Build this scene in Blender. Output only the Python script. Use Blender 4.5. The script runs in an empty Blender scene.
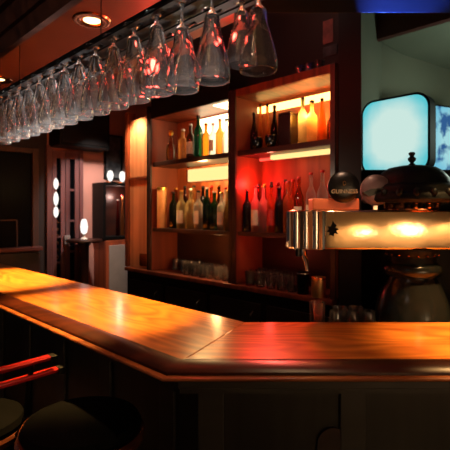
import bpy, bmesh, math, random
from mathutils import Vector, Matrix
random.seed(7)
C = bpy.context.scene.collection
PI = math.pi
Q = math.sqrt(2)
DIAG = -PI / 4            # the long bar and the back bar run at 45 degrees
F = 440.0                 # focal length in pixels of a 450 px frame
CAMZ, HORY = 1.55, 212.0

# ------------------------------------------------------------------ geometry helpers
def kx(px): return (px - 225.0) / F
def a_at(px, b):          # position along the bar direction for a given depth plane b
    k = kx(px); return b * (k - 1) / (k + 1)
def z_ab(py, a, b): return CAMZ + (HORY - py) / F * (b - a) / Q
def W(a, b, z=0.0): return Vector(((a + b) / Q, (b - a) / Q, z))

def box(bm, x0, x1, y0, y1, z0, z1, bev=0.0, seg=2):
    vs = [bm.verts.new(p) for p in ((x0,y0,z0),(x1,y0,z0),(x1,y1,z0),(x0,y1,z0),(x0,y0,z1),(x1,y0,z1),(x1,y1,z1),(x0,y1,z1))]
    fs = [bm.faces.new([vs[i] for i in f]) for f in ((3,2,1,0),(4,5,6,7),(0,1,5,4),(1,2,6,5),(2,3,7,6),(3,0,4,7))]
    if bev > 0:
        es = list({e for f in fs for e in f.edges})
        bmesh.ops.bevel(bm, geom=es, offset=bev, segments=seg, affect='EDGES', profile=0.6)

def prism(bm, pts, z0, z1, bev=0.0):
    n = len(pts)
    lo = [bm.verts.new((p[0], p[1], z0)) for p in pts]
    hi = [bm.verts.new((p[0], p[1], z1)) for p in pts]
    fs = [bm.faces.new(hi), bm.faces.new(lo[::-1])]
    for i in range(n):
        fs.append(bm.faces.new((lo[i], lo[(i+1)%n], hi[(i+1)%n], hi[i])))
    bmesh.ops.recalc_face_normals(bm, faces=fs)
    if bev > 0:
        es = list({e for f in fs[:1] for e in f.edges})
        bmesh.ops.bevel(bm, geom=es, offset=bev, segments=3, affect='EDGES', profile=0.6)

def lathe(bm, prof, seg=24, cx=0, cy=0, squash=1.0):
    rings = []
    for r, z in prof:
        if r < 1e-5:
            rings.append([bm.verts.new((cx, cy, z))])
        else:
            rings.append([bm.verts.new((cx + r*math.cos(2*PI*i/seg), cy + squash*r*math.sin(2*PI*i/seg), z)) for i in range(seg)])
    for A, B in zip(rings, rings[1:]):
        for i in range(seg):
            j = (i+1) % seg
            if len(A) == 1 and len(B) == 1: continue
            if len(A) == 1: bm.faces.new((A[0], B[j], B[i]))
            elif len(B) == 1: bm.faces.new((A[i], A[j], B[0]))
            else: bm.faces.new((A[i], A[j], B[j], B[i]))
    bmesh.ops.recalc_face_normals(bm, faces=bm.faces[:])

def tube(bm, pts, r, seg=10, cap=True):
    pts = [Vector(p) for p in pts]
    rings = []
    for i, p in enumerate(pts):
        d = (pts[min(i+1, len(pts)-1)] - pts[max(i-1, 0)]).normalized()
        ref = Vector((0,0,1)) if abs(d.z) < 0.9 else Vector((1,0,0))
        u = d.cross(ref).normalized(); v = u.cross(d)
        rr = r[i] if isinstance(r, (list, tuple)) else r
        rings.append([bm.verts.new(p + rr*(u*math.cos(2*PI*k/seg) + v*math.sin(2*PI*k/seg))) for k in range(seg)])
    for A, B in zip(rings, rings[1:]):
        for k in range(seg):
            bm.faces.new((A[k], A[(k+1)%seg], B[(k+1)%seg], B[k]))
    if cap:
        bm.faces.new(rings[0][::-1]); bm.faces.new(rings[-1])
    bmesh.ops.recalc_face_normals(bm, faces=bm.faces[:])

def sweep(bm, path, prof, closed_prof=True):
    """profile (outward, z) carried along a mitred 2D path; outward is to the right of travel"""
    n = len(path); rows = []
    P = [Vector(p) for p in path]
    for i in range(n):
        d0 = (P[i]-P[i-1]).normalized() if i > 0 else (P[1]-P[0]).normalized()
        d1 = (P[i+1]-P[i]).normalized() if i < n-1 else d0
        n0 = Vector((d0.y, -d0.x)); n1 = Vector((d1.y, -d1.x))
        m = (n0+n1).normalized(); m = m / max(0.2, m.dot(n0))
        rows.append([bm.verts.new((P[i].x + m.x*o, P[i].y + m.y*o, z)) for o, z in prof])
    k = len(prof)
    for A, B in zip(rows, rows[1:]):
        for j in range(k if closed_prof else k-1):
            bm.faces.new((A[j], A[(j+1)%k], B[(j+1)%k], B[j]))
    if closed_prof:
        bm.faces.new(rows[0]); bm.faces.new(rows[-1][::-1])
    bmesh.ops.recalc_face_normals(bm, faces=bm.faces[:])

def rbox_xz(bm, w, h, d, r, seg=8):
    """rounded rectangle panel in the XZ plane, centred, thickness d along +y"""
    pts = []
    for cx, cz, a0 in ((w/2-r,h/2-r,0),(-w/2+r,h/2-r,PI/2),(-w/2+r,-h/2+r,PI),(w/2-r,-h/2+r,1.5*PI)):
        for i in range(seg+1):
            t = a0 + PI/2*i/seg
            pts.append((cx + r*math.cos(t), cz + r*math.sin(t)))
    f = [bm.verts.new((p[0], 0, p[1])) for p in pts]; g = [bm.verts.new((p[0], d, p[1])) for p in pts]
    n = len(pts); bm.faces.new(f); bm.faces.new(g[::-1])
    for i in range(n): bm.faces.new((f[i], g[i], g[(i+1)%n], f[(i+1)%n]))
    bmesh.ops.recalc_face_normals(bm, faces=bm.faces[:])

# ------------------------------------------------------------------ object helpers
def obj(name, bm, m, parent=None, smooth=False, loc=None, rotz=None):
    me = bpy.data.meshes.new(name)
    bm.to_mesh(me); bm.free()
    if m: me.materials.append(m)
    if smooth:
        for p in me.polygons: p.use_smooth = True
        if hasattr(me, 'set_sharp_from_angle'): me.set_sharp_from_angle(angle=math.radians(40))
    o = bpy.data.objects.new(name, me); C.objects.link(o)
    if parent: o.parent = parent
    if loc is not None: o.location = loc
    if rotz is not None: o.rotation_euler = (0, 0, rotz)
    return o
def thing(name, label, cat, loc=(0,0,0), rotz=0, group=None):
    o = bpy.data.objects.new(name, None); C.objects.link(o)
    o.empty_display_size = 0.05
    o.location = loc; o.rotation_euler = (0, 0, rotz)
    o['label'] = label; o['category'] = cat
    if group: o['group'] = group
    return o
def tag(o, label, cat, group=None):
    o['label'] = label; o['category'] = cat
    if group: o['group'] = group
    return o
def struct(name, bm, m, rotz=0, parent=None, smooth=False):
    o = obj(name, bm, m, parent, smooth, rotz=rotz)
    if parent is None: o['kind'] = 'structure'
    return o
def copy_tree(o, parent=None):
    c = o.copy(); C.objects.link(c)
    if parent: c.parent = parent
    for ch in list(o.children): copy_tree(ch, c)
    return c
def B(): return bmesh.new()

# ------------------------------------------------------------------ materials
def srgb(r, g, b):
    f = lambda c: (c/255/12.92) if c/255 <= 0.04045 else ((c/255+0.055)/1.055)**2.4
    return (f(r), f(g), f(b), 1)
def mat(name, col, rough=0.5, metal=0.0, spec=0.5, noise=0.0, nscale=8.0, coat=0.0, bump=0.0):
    m = bpy.data.materials.new(name); m.use_nodes = True
    nt = m.node_tree; p = nt.nodes['Principled BSDF']
    p.inputs['Base Color'].default_value = col
    p.inputs['Roughness'].default_value = rough; p.inputs['Metallic'].default_value = metal
    p.inputs['Specular IOR Level'].default_value = spec; p.inputs['Coat Weight'].default_value = coat
    if noise > 0 or bump > 0:
        tc = nt.nodes.new('ShaderNodeTexCoord'); no = nt.nodes.new('ShaderNodeTexNoise')
        no.inputs['Scale'].default_value = nscale; no.inputs['Detail'].default_value = 5
        nt.links.new(tc.outputs['Object'], no.inputs['Vector'])
        if noise > 0:
            mx = nt.nodes.new('ShaderNodeMixRGB'); mx.blend_type = 'MULTIPLY'; mx.inputs[0].default_value = noise
            mx.inputs[1].default_value = col
            rp = nt.nodes.new('ShaderNodeValToRGB'); rp.color_ramp.elements[0].position = .3; rp.color_ramp.elements[1].position = .7
            nt.links.new(no.outputs['Fac'], rp.inputs[0]); nt.links.new(rp.outputs[0], mx.inputs[2])
            nt.links.new(mx.outputs[0], p.inputs['Base Color'])
        if bump > 0:
            bp = nt.nodes.new('ShaderNodeBump'); bp.inputs['Strength'].default_value = bump; bp.inputs['Distance'].default_value = 0.01
            nt.links.new(no.outputs['Fac'], bp.inputs['Height']); nt.links.new(bp.outputs[0], p.inputs['Normal'])
    return m
def wood(name, dark, light, rough=0.3, scale=(2, 22, 22), rings=9.0, coat=0.0, bump=0.05, loc=(0,0,0)):
    m = bpy.data.materials.new(name); m.use_nodes = True
    nt = m.node_tree; p = nt.nodes['Principled BSDF']; N = nt.nodes.new; L = nt.links.new
    tc = N('ShaderNodeTexCoord'); mp = N('ShaderNodeMapping'); mp.inputs['Scale'].default_value = scale; mp.inputs['Location'].default_value = loc
    L(tc.outputs['Object'], mp.inputs['Vector'])
    n1 = N('ShaderNodeTexNoise'); n1.inputs['Scale'].default_value = 1.0; n1.inputs['Detail'].default_value = 6; n1.inputs['Distortion'].default_value = .6
    L(mp.outputs[0], n1.inputs['Vector'])
    # cathedral grain: contour lines of a stretched noise field
    mp2 = N('ShaderNodeMapping'); mp2.inputs['Scale'].default_value = (scale[0]*.45, scale[1]*.16, scale[2]*.16)
    L(tc.outputs['Object'], mp2.inputs['Vector'])
    n2 = N('ShaderNodeTexNoise'); n2.inputs['Scale'].default_value = 1.0; n2.inputs['Detail'].default_value = 1.5
    L(mp2.outputs[0], n2.inputs['Vector'])
    mu = N('ShaderNodeMath'); mu.operation = 'MULTIPLY'; mu.inputs[1].default_value = rings; L(n2.outputs['Fac'], mu.inputs[0])
    fr = N('ShaderNodeMath'); fr.operation = 'PINGPONG'; fr.inputs[1].default_value = .5; L(mu.outputs[0], fr.inputs[0])
    sc = N('ShaderNodeMath'); sc.operation = 'MULTIPLY'; sc.inputs[1].default_value = .9; L(fr.outputs[0], sc.inputs[0])
    ad = N('ShaderNodeMath'); ad.operation = 'MULTIPLY_ADD'; ad.inputs[1].default_value = .75; L(n1.outputs['Fac'], ad.inputs[0]); L(sc.outputs[0], ad.inputs[2])
    rp = N('ShaderNodeValToRGB'); rp.color_ramp.elements[0].position = .28; rp.color_ramp.elements[1].position = .85
    rp.color_ramp.elements[0].color = dark; rp.color_ramp.elements[1].color = light
    L(ad.outputs[0], rp.inputs[0]); L(rp.outputs[0], p.inputs['Base Color'])
    p.inputs['Roughness'].default_value = rough; p.inputs['Coat Weight'].default_value = coat; p.inputs['Coat Roughness'].default_value = .16
    if bump:
        bp = N('ShaderNodeBump'); bp.inputs['Strength'].default_value = bump; bp.inputs['Distance'].default_value = .004
        L(ad.outputs[0], bp.inputs['Height']); L(bp.outputs[0], p.inputs['Normal'])
    return m
def emit(name, col, strength):
    m = bpy.data.materials.new(name); m.use_nodes = True
    nt = m.node_tree; nt.nodes.clear()
    e = nt.nodes.new('ShaderNodeEmission'); o = nt.nodes.new('ShaderNodeOutputMaterial')
    e.inputs[0].default_value = col; e.inputs[1].default_value = strength
    nt.links.new(e.outputs[0], o.inputs[0]); return m
def thin_glass(name, col, ior=1.5, rough=0.03, haze=0.0):
    """see-through tinted shell: transmits by its tint, reflects by Fresnel"""
    m = bpy.data.materials.new(name); m.use_nodes = True
    nt = m.node_tree; nt.nodes.clear(); N = nt.nodes.new; L = nt.links.new
    t = N('ShaderNodeBsdfTransparent'); t.inputs[0].default_value = col
    g = N('ShaderNodeBsdfGlossy'); g.inputs['Roughness'].default_value = rough; g.inputs[0].default_value = (.8, .8, .8, 1)
    fz = N('ShaderNodeFresnel'); fz.inputs['IOR'].default_value = ior
    mx = N('ShaderNodeMixShader'); o = N('ShaderNodeOutputMaterial')
    L(fz.outputs[0], mx.inputs[0]); L(t.outputs[0], mx.inputs[1]); L(g.outputs[0], mx.inputs[2])
    last = mx
    if haze > 0:
        d = N('ShaderNodeBsdfTranslucent'); d.inputs[0].default_value = tuple(.25+.75*c for c in col[:3]) + (1,)
        m2 = N('ShaderNodeMixShader'); m2.inputs[0].default_value = haze
        L(mx.outputs[0], m2.inputs[1]); L(d.outputs[0], m2.inputs[2]); last = m2
    L(last.outputs[0], o.inputs[0]); return m
def real_glass(name, col, rough=0.0, ior=1.47):
    m = bpy.data.materials.new(name); m.use_nodes = True
    p = m.node_tree.nodes['Principled BSDF']
    p.inputs['Base Color'].default_value = col; p.inputs['Transmission Weight'].default_value = 1.0
    p.inputs['Roughness'].default_value = rough; p.inputs['IOR'].default_value = ior
    return m

M = {}
M['counter'] = wood('varnished_oak', srgb(158, 76, 26), srgb(216, 126, 48), rough=.28, scale=(2.2, 26, 26), rings=14, coat=.3, bump=.06)
M['counter2'] = wood('varnished_oak_front', srgb(158, 76, 26), srgb(216, 126, 48), rough=.28, scale=(2.2, 26, 26), rings=14, coat=.3, bump=.06, loc=(3.7, 1.3, 0))
M['moulding'] = wood('dark_edge_wood', srgb(40, 15, 8), srgb(74, 30, 15), rough=.33, scale=(2, 30, 30), rings=7, coat=.0, bump=.02); M['moulding'].node_tree.nodes['Principled BSDF'].inputs['Specular IOR Level'].default_value = .22
M['bead'] = wood('edge_bead_oak', srgb(120, 60, 28), srgb(176, 98, 48), rough=.3, scale=(2, 30, 30), rings=6, coat=.2, bump=.02)
M['barfront'] = wood('blackened_panel_wood', srgb(20, 19, 19), srgb(33, 31, 30), rough=.35, scale=(14, 14, 1.5), rings=6)
M['apron'] = wood('apron_wood', srgb(30, 28, 27), srgb(46, 43, 41), rough=.4, scale=(2, 20, 20), rings=6)
M['cabinet'] = wood('cabinet_wood', srgb(74, 30, 16), srgb(122, 56, 30), rough=.4, scale=(14, 14, 1.4), rings=7)
M['cabdark'] = wood('cabinet_dark_wood', srgb(30, 13, 9), srgb(54, 24, 15), rough=.4, scale=(2, 14, 14), rings=7)
M['cabside'] = wood('cabinet_side_wood', srgb(108, 44, 24), srgb(150, 70, 38), rough=.55, scale=(14, 14, 1.4), rings=6)
M['cabback'] = wood('cabinet_back_wood', srgb(140, 62, 34), srgb(196, 104, 58), rough=.5, scale=(14, 14, 1.4), rings=6)
M['pilaster'] = wood('pilaster_wood', srgb(148, 90, 58), srgb(196, 132, 92), rough=.4, scale=(14, 14, 1.2), rings=6)
M['black'] = mat('black_paint', srgb(11, 10, 9), .55, spec=.2, noise=.5, nscale=6)
M['bell'] = mat('black_bell_glaze', srgb(30, 31, 29), .2, spec=.5, noise=.2)
M['matteblack'] = mat('matte_black', srgb(10, 10, 10), .7, spec=.1, noise=.2)
M['blackgloss'] = mat('black_glaze', srgb(9, 9, 9), .14, spec=.35, noise=.2, nscale=5)
M['ceiling'] = mat('oxblood_ceiling_paint', srgb(92, 42, 33), .55, noise=.35, nscale=2.5)
M['canopy_shade'] = mat('canopy_shade_tone', srgb(15, 15, 18), .85, spec=.02, noise=.4, nscale=6)
M['mainceil'] = mat('dark_main_ceiling_paint', srgb(34, 22, 18), .7, noise=.4, nscale=2)
M['fascia'] = wood('fascia_wood', srgb(44, 24, 18), srgb(78, 44, 32), rough=.4, scale=(2, 24, 24), rings=6)
M['floor'] = wood('floor_boards', srgb(26, 14, 9), srgb(50, 28, 18), rough=.4, scale=(1.5, 10, 10), rings=6)
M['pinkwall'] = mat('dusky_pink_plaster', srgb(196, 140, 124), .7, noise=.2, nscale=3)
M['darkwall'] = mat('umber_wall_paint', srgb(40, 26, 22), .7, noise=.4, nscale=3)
M['alcove'] = mat('grey_green_plaster', srgb(118, 122, 104), .7, noise=.15, nscale=2)
M['maroon'] = mat('maroon_header_paint', srgb(92, 40, 34), .5, noise=.3, nscale=3)
M['tan'] = mat('tan_wall_paint', srgb(120, 108, 84), .7, noise=.2, nscale=3)
M['warmwall'] = mat('warm_ochre_wall', srgb(226, 190, 146), .7, noise=.3, nscale=1.5)
M['brass'] = mat('polished_brass', srgb(246, 212, 168), .12, 1.0, noise=.10, nscale=5, bump=.22)
M['beaker'] = mat('brushed_brass', srgb(240, 190, 130), .38, 1.0, noise=.1)
M['copper'] = mat('copper_trim', srgb(226, 150, 104), .2, 1.0, noise=.15, nscale=12)
M['chrome'] = mat('chrome', srgb(214, 204, 198), .1, 1.0, noise=.05)
M['steel'] = mat('dark_steel', srgb(70, 68, 66), .35, 1.0, noise=.3, nscale=20)
M['ceramic'] = mat('dark_crown_enamel', srgb(20, 22, 21), .5, spec=.25, noise=.5, nscale=30, bump=.6)
M['badgeblack'] = mat('badge_black', srgb(10, 10, 11), .3, noise=.2)
M['badgegrey'] = mat('badge_mauve', srgb(128, 104, 108), .35, noise=.4, nscale=14)
M['cream'] = mat('cream_lettering', srgb(206, 196, 160), .5, noise=.1)
M['orangewood'] = wood('orange_block_wood', srgb(214, 104, 60), srgb(244, 142, 92), rough=.35, scale=(2, 20, 20), rings=5)
M['redlac'] = wood('red_lacquered_wood', srgb(150, 20, 20), srgb(206, 40, 36), rough=.3, scale=(20, 2, 20), rings=4, coat=.4)
M['vinyl'] = mat('black_vinyl', srgb(9, 8, 8), .75, spec=.04, noise=.4, nscale=14, bump=.1)
M['rimwood'] = wood('seat_rim_wood', srgb(60, 28, 18), srgb(110, 56, 34), rough=.25, coat=.4, scale=(6, 6, 20), rings=5)
M['grey'] = mat('grey_panel_paint', srgb(150, 138, 132), .5, noise=.3, nscale=5)
M['doorwood'] = wood('door_wood', srgb(78, 46, 46), srgb(112, 72, 70), rough=.4, scale=(14, 14, 1.4), rings=5)
M['framewood'] = wood('window_frame_wood', srgb(44, 24, 18), srgb(62, 34, 24), rough=.6, scale=(14, 14, 1.4), rings=5)
M['darkglass'] = mat('dark_window_glass', srgb(6, 7, 10), .3, spec=.03, noise=.2)
M['paper'] = mat('cream_paper_label', srgb(222, 208, 178), .6, noise=.15, nscale=20)
M['redpaper'] = mat('red_paper_label', srgb(190, 40, 34), .6, noise=.15, nscale=20)
M['orangecard'] = mat('orange_card', srgb(238, 166, 96), .5, noise=.2, nscale=18)
M['blackbox'] = mat('black_carton', srgb(20, 14, 12), .4, noise=.3)
M['photo'] = mat('dark_print', srgb(96, 96, 98), .4, noise=.95, nscale=11)
M['poster'] = mat('reddish_print', srgb(150, 84, 70), .5, noise=.6, nscale=20)
M['capgold'] = mat('gold_foil_cap', srgb(220, 170, 80), .3, 1.0, noise=.1)
M['capblack'] = mat('black_cap', srgb(16, 14, 14), .35, noise=.1)
M['capred'] = mat('red_cap', srgb(180, 30, 28), .35, noise=.1)
M['capwhite'] = mat('white_cap', srgb(222, 214, 204), .4, noise=.1)
M['wineglass'] = real_glass('clear_stemware_glass', (1, 1, 1, 1), .05)
_nt = M['wineglass'].node_tree; _d = _nt.nodes.new('ShaderNodeBsdfTranslucent'); _d.inputs[0].default_value = (.9, .88, .86, 1)
_d2 = _nt.nodes.new('ShaderNodeBsdfDiffuse'); _d2.inputs[0].default_value = (.9, .88, .86, 1)
_a = _nt.nodes.new('ShaderNodeMixShader'); _nt.links.new(_d.outputs[0], _a.inputs[1]); _nt.links.new(_d2.outputs[0], _a.inputs[2])
_m = _nt.nodes.new('ShaderNodeMixShader'); _m.inputs[0].default_value = .04  # slight white mix stands for bright refractions in the stemware
_nt.links.new(_nt.nodes['Principled BSDF'].outputs[0], _m.inputs[1]); _nt.links.new(_a.outputs[0], _m.inputs[2])
_nt.links.new(_m.outputs[0], _nt.nodes['Material Output'].inputs[0])
M['tumbler'] = thin_glass('clear_tumbler_glass', (.90, .88, .86, 1), 1.9, .06, .05)
for nm, c in dict(green=(.10,.38,.14), deepgreen=(.03,.20,.10), amber=(.75,.36,.08), gold=(.92,.74,.36), clear=(.88,.88,.84),
                  brown=(.30,.10,.03), orange=(.95,.45,.12), red=(.65,.08,.06), blue=(.12,.16,.30), olive=(.50,.46,.14), dark=(.06,.03,.02)).items():
    M['g_'+nm] = thin_glass(nm + '_bottle_glass', c + (1,), 1.5, .06, .38 if nm in ('clear','gold','orange','olive') else .06)
M['lamp'] = emit('warm_lamp_glow', srgb(255, 214, 150), 4)
M['panelglow'] = emit('frosted_light_panel_glow', (1.0, .80, .46, 1), 4.2)
M['stripglow'] = emit('yellow_tube_glow', (1.0, .58, .16, 1), 4.5)
M['stripglow2'] = emit('yellow_shelf_tube_glow', (1.0, .66, .24, 1), 1.4)
M['redglow'] = emit('red_tube_glow', (1.0, .05, .03, 1), 3)
M['whiteglow'] = emit('white_bulb_glow', (1.0, .94, .86, 1), 1.3)
M['blueglow'] = emit('blue_light_glow', (.05, .10, .85, 1), .7)

def screen_mat(name, base, edge, strength, fig=None):
    m = bpy.data.materials.new(name); m.use_nodes = True
    nt = m.node_tree; nt.nodes.clear(); N = nt.nodes.new; L = nt.links.new
    tc = N('ShaderNodeTexCoord'); mp = N('ShaderNodeMapping'); L(tc.outputs['Generated'], mp.inputs['Vector'])
    mp.inputs['Location'].default_value = (-1, 0, -1); mp.inputs['Scale'].default_value = (2, 0, 2)
    ln = N('ShaderNodeVectorMath'); ln.operation = 'LENGTH'; L(mp.outputs[0], ln.inputs[0])
    no = N('ShaderNodeTexNoise'); no.inputs['Scale'].default_value = 5; no.inputs['Detail'].default_value = 3
    L(tc.outputs['Generated'], no.inputs['Vector'])
    ad = N('ShaderNodeMath'); ad.operation = 'MULTIPLY_ADD'; ad.inputs[1].default_value = .3; L(no.outputs['Fac'], ad.inputs[0]); L(ln.outputs['Value'], ad.inputs[2])
    rp = N('ShaderNodeValToRGB'); rp.color_ramp.elements[0].position = .62; rp.color_ramp.elements[1].position = .98
    ml = N('ShaderNodeMath'); ml.operation = 'MULTIPLY'; ml.inputs[1].default_value = .74; L(ad.outputs[0], ml.inputs[0])
    rp.color_ramp.elements[0].color = base; rp.color_ramp.elements[1].color = edge
    L(ml.outputs[0], rp.inputs[0])
    col = rp.outputs[0]
    if fig:
        n2 = N('ShaderNodeTexNoise'); n2.inputs['Scale'].default_value = 3.2; n2.inputs['Detail'].default_value = 4; L(tc.outputs['Generated'], n2.inputs['Vector'])
        r2 = N('ShaderNodeValToRGB'); r2.color_ramp.elements[0].position = .5; r2.color_ramp.elements[1].position = .58
        L(n2.outputs['Fac'], r2.inputs[0])
        mx = N('ShaderNodeMixRGB'); mx.inputs[2].default_value = fig; L(r2.outputs[0], mx.inputs[0]); L(col, mx.inputs[1]); col = mx.outputs[0]
    e = N('ShaderNodeEmission'); o = N('ShaderNodeOutputMaterial'); e.inputs[1].default_value = strength
    L(col, e.inputs[0]); L(e.outputs[0], o.inputs[0]); return m
M['screen'] = screen_mat('cyan_screen_glow', srgb(212, 242, 234), srgb(96, 210, 220), .9)
M['screen2'] = screen_mat('blue_screen_glow', srgb(170, 226, 232), srgb(120, 200, 226), .9, srgb(52, 96, 150))

# ------------------------------------------------------------------ plan of the bar (metres)
TOP = 1.07
OB, IB = .806, 1.419                        # outer and inner edge of the long bar (b planes)
OX, OY = -.18, 1.32                         # outer corner of the bend
IX, IY = .087, 1.92                         # inner corner of the bend
AEND = -4.36; XEND = 2.4
FARA = -4.4                                 # far end wall
CB = 2.12                                   # front of the back bar shelving
BW = 2.40                                   # back wall

# ------------------------------------------------------------------ room shell
bm = B(); box(bm, -6, 6, -2.5, 8, -.05, 0); struct('floor', bm, M['floor'])
bm = B(); box(bm, -6, 6, -2.5, 8, 3.62, 3.7); struct('ceiling', bm, M['mainceil'])
# dropped canopy over the bar, following the bend
pts_out = [W(AEND, OB), W(-1.0607, OB), Vector((XEND, OY, 0))]
def canopy_poly(o0, o1):
    t = math.tan(PI/8)
    def off(o): # offset from the outer edge inwards
        return [W(AEND+.02, OB+o), Vector((OX + o*t, OY + o, 0)), Vector((XEND, OY + o, 0))]
    A, Bq = off(o0), off(o1)
    return [(p.x, p.y) for p in A + Bq[::-1]]
bm = B(); prism(bm, canopy_poly(0.0, .80), 2.51, 2.60); struct('ceiling_canopy', bm, M['ceiling'])
bm = B(); prism(bm, canopy_poly(-.03, .0), 2.36, 2.75)
prism(bm, canopy_poly(-.05, -.03), 2.44, 2.50); prism(bm, canopy_poly(-.06, -.03), 2.56, 2.75); struct('trim_canopy', bm, M['fascia'])
bm = B(); box(bm, -.1, XEND, 1.70, 2.075, 2.49, 2.509); struct('trim_canopy_shade', bm, M['canopy_shade'])  # added dark slab, keeps the canopy underside shaded despite the counter bounce
# far end wall and its openings
def far(px, py):
    b = -FARA*(1+kx(px))/(1-kx(px)); return b, z_ab(py, FARA, b)
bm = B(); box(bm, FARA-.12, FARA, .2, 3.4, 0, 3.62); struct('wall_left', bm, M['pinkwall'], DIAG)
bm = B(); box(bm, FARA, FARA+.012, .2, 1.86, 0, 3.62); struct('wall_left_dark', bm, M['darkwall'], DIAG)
bm = B(); box(bm, -3.36, -1.278, BW, BW+.02, 0, 3.62); struct('wall_back', bm, M['darkwall'], DIAG)
bm = B(); box(bm, -3.36, -3.30, BW+.02, 3.4, 0, 3.62); struct('wall_passage', bm, M['darkwall'], DIAG)
# wall end beside the shelving
F1 = W(-1.25, CB); F2 = (.7085, 2.29)
bm = B(); prism(bm, [(F1.x, F1.y), F2, tuple(W(-1.25, 2.366))[:2]], 0, 3.62); struct('wall_end', bm, M['black'])
# room beyond: walls, ceiling, header
def wall_seg(name, p, q, z0, z1, m, th=.08):
    p = Vector(p); q = Vector(q); d = (q-p).normalized(); n = Vector((-d.y, d.x))*th
    bm = B(); prism(bm, [tuple(p), tuple(q), tuple(q+n), tuple(p+n)], z0, z1); return struct(name, bm, m)
wall_seg('wall_side', (.823, 2.67), (1.0, 3.25), 0, 3.62, M['tan'], .06)
wall_seg('wall_alcove_left', (1.0, 3.25), (1.39, 3.9), 0, 3.62, M['alcove'], .06)
wall_seg('wall_alcove', (1.39, 3.9), (3.9, 5.59), 0, 3.62, M['alcove'])
bm = B(); box(bm, -1.72, 2.0, 3.60, 6.4, 3.01, 3.06); struct('ceiling_alcove', bm, M['alcove'], DIAG)
bm = B(); box(bm, -1.76, 2.0, 3.54, 3.60, 3.01, 3.62); struct('wall_header', bm, M['maroon'], DIAG)
bm = B(); box(bm, .765, 3.2, 2.46, 2.52, 0, 1.762); box(bm, .765, 3.2, 2.44, 2.54, 1.762, 1.785, .006)
struct('wall_partition', bm, M['black'])
wall_seg('wall_rear', (4.5, -2.45), (-4.5, -2.45), 0, 3.62, M['warmwall'])
wall_seg('wall_right', (3.2, 5.2), (3.2, .2), 0, 3.62, M['darkwall'])

# dark window at the far left
b0, z0 = far(-12, 246); b1, z1 = far(30, 156)
w = thing('window_1', 'dark window with brown wooden frame and reddish sill at far left', 'window', W(FARA+.02, b0, 0), DIAG); w['kind'] = 'structure'
wd = b1-b0; zb = far(30, 246)[1]; zt = far(30, 154)[1]
bm = B(); box(bm, 0, .012, 0, wd, zb, zt); obj('pane', bm, M['darkglass'], w)
bm = B(); box(bm, -.005, .05, wd, wd+.06, zb-.05, zt+.05, .006); box(bm, -.005, .05, -.06, 0, zb-.05, zt+.05, .006); box(bm, -.005, .05, 0, wd, zt, zt+.05, .006)
box(bm, .0, .03, wd*.62, wd*.62+.012, zb, zb+.26); box(bm, .0, .03, 0, wd*.62, zb+.25, zb+.262); obj('window_frame', bm, M['framewood'], w)
bm = B(); box(bm, -.005, .10, -.06, wd+.08, zb-.04, zb, .008); obj('window_sill', bm, M['maroon'], w)
bm = B(); box(bm, -.005, .03, -.06, wd+.08, zb-.5, zb-.06, .006); obj('panel_below', bm, M['cabdark'], w)

# glazed door pair
b0, _ = far(45, 150); b1, _ = far(81, 150); dz = far(62, 152)[1]
d = thing('door_1', 'glazed timber door pair with white lamps showing through its panes', 'door', W(FARA+.013, b0, 0), DIAG); d['kind'] = 'structure'
wd = b1-b0
bm = B(); box(bm, 0, .04, 0, .05, 0, dz+.05, .004); box(bm, 0, .04, wd-.04, wd, 0, dz+.05, .004); box(bm, 0, .04, .05, wd-.04, dz, dz+.05, .004); obj('door_frame', bm, M['doorwood'], d)
def leaf(y0, y1, bars, nm):
    bm = B(); box(bm, .006, .034, y0, y0+.045, .02, dz, .003); box(bm, .006, .034, y1-.045, y1, .02, dz, .003)
    box(bm, .006, .034, y0+.045, y1-.045, dz-.07, dz, .003); box(bm, .006, .034, y0+.045, y1-.045, .02, .5, .003)
    for k in range(1, bars+1):
        zz = .5 + (dz-.57)*k/(bars+1); box(bm, .010, .030, y0+.045, y1-.045, zz-.011, zz+.011)
    lf = obj('door_leaf', bm, M['doorwood'], d)
    bm = B(); box(bm, .010, .014, y0+.045, y1-.045, .5, dz-.07); obj('pane', bm, M['darkglass'], lf)
    return lf
l1 = leaf(.055, wd*.5-.003, 5, 'a'); l2 = leaf(wd*.5+.003, wd-.045, 4, 'b')
for py, h in ((184, .06), (199, .075), (212, .06)):
    bb, zz = far(53.5, py); bm = B(); lathe(bm, [(0,-h), (.016,-h*.7), (.024,-h*.25), (.024,h*.25), (.016,h*.7), (0,h)], 12)
    o = obj('lamp_glow', bm, M['whiteglow'], l1, True); o.location = (.045, bb-b0, zz)
for k in range(7):
    bb, zz = far(53.5, 222 + k*7); bm = B(); box(bm, .018, .03, bb-b0-.035, bb-b0+.035, zz-.014, zz+.014, .004); obj('slat', bm, M['copper'], l1)
bb, zz = far(64, 240); bm = B(); box(bm, .034, .07, bb-b0-.03, bb-b0+.03, zz-.04, zz+.05, .008); obj('lock_plate', bm, M['grey'], l2)
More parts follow.
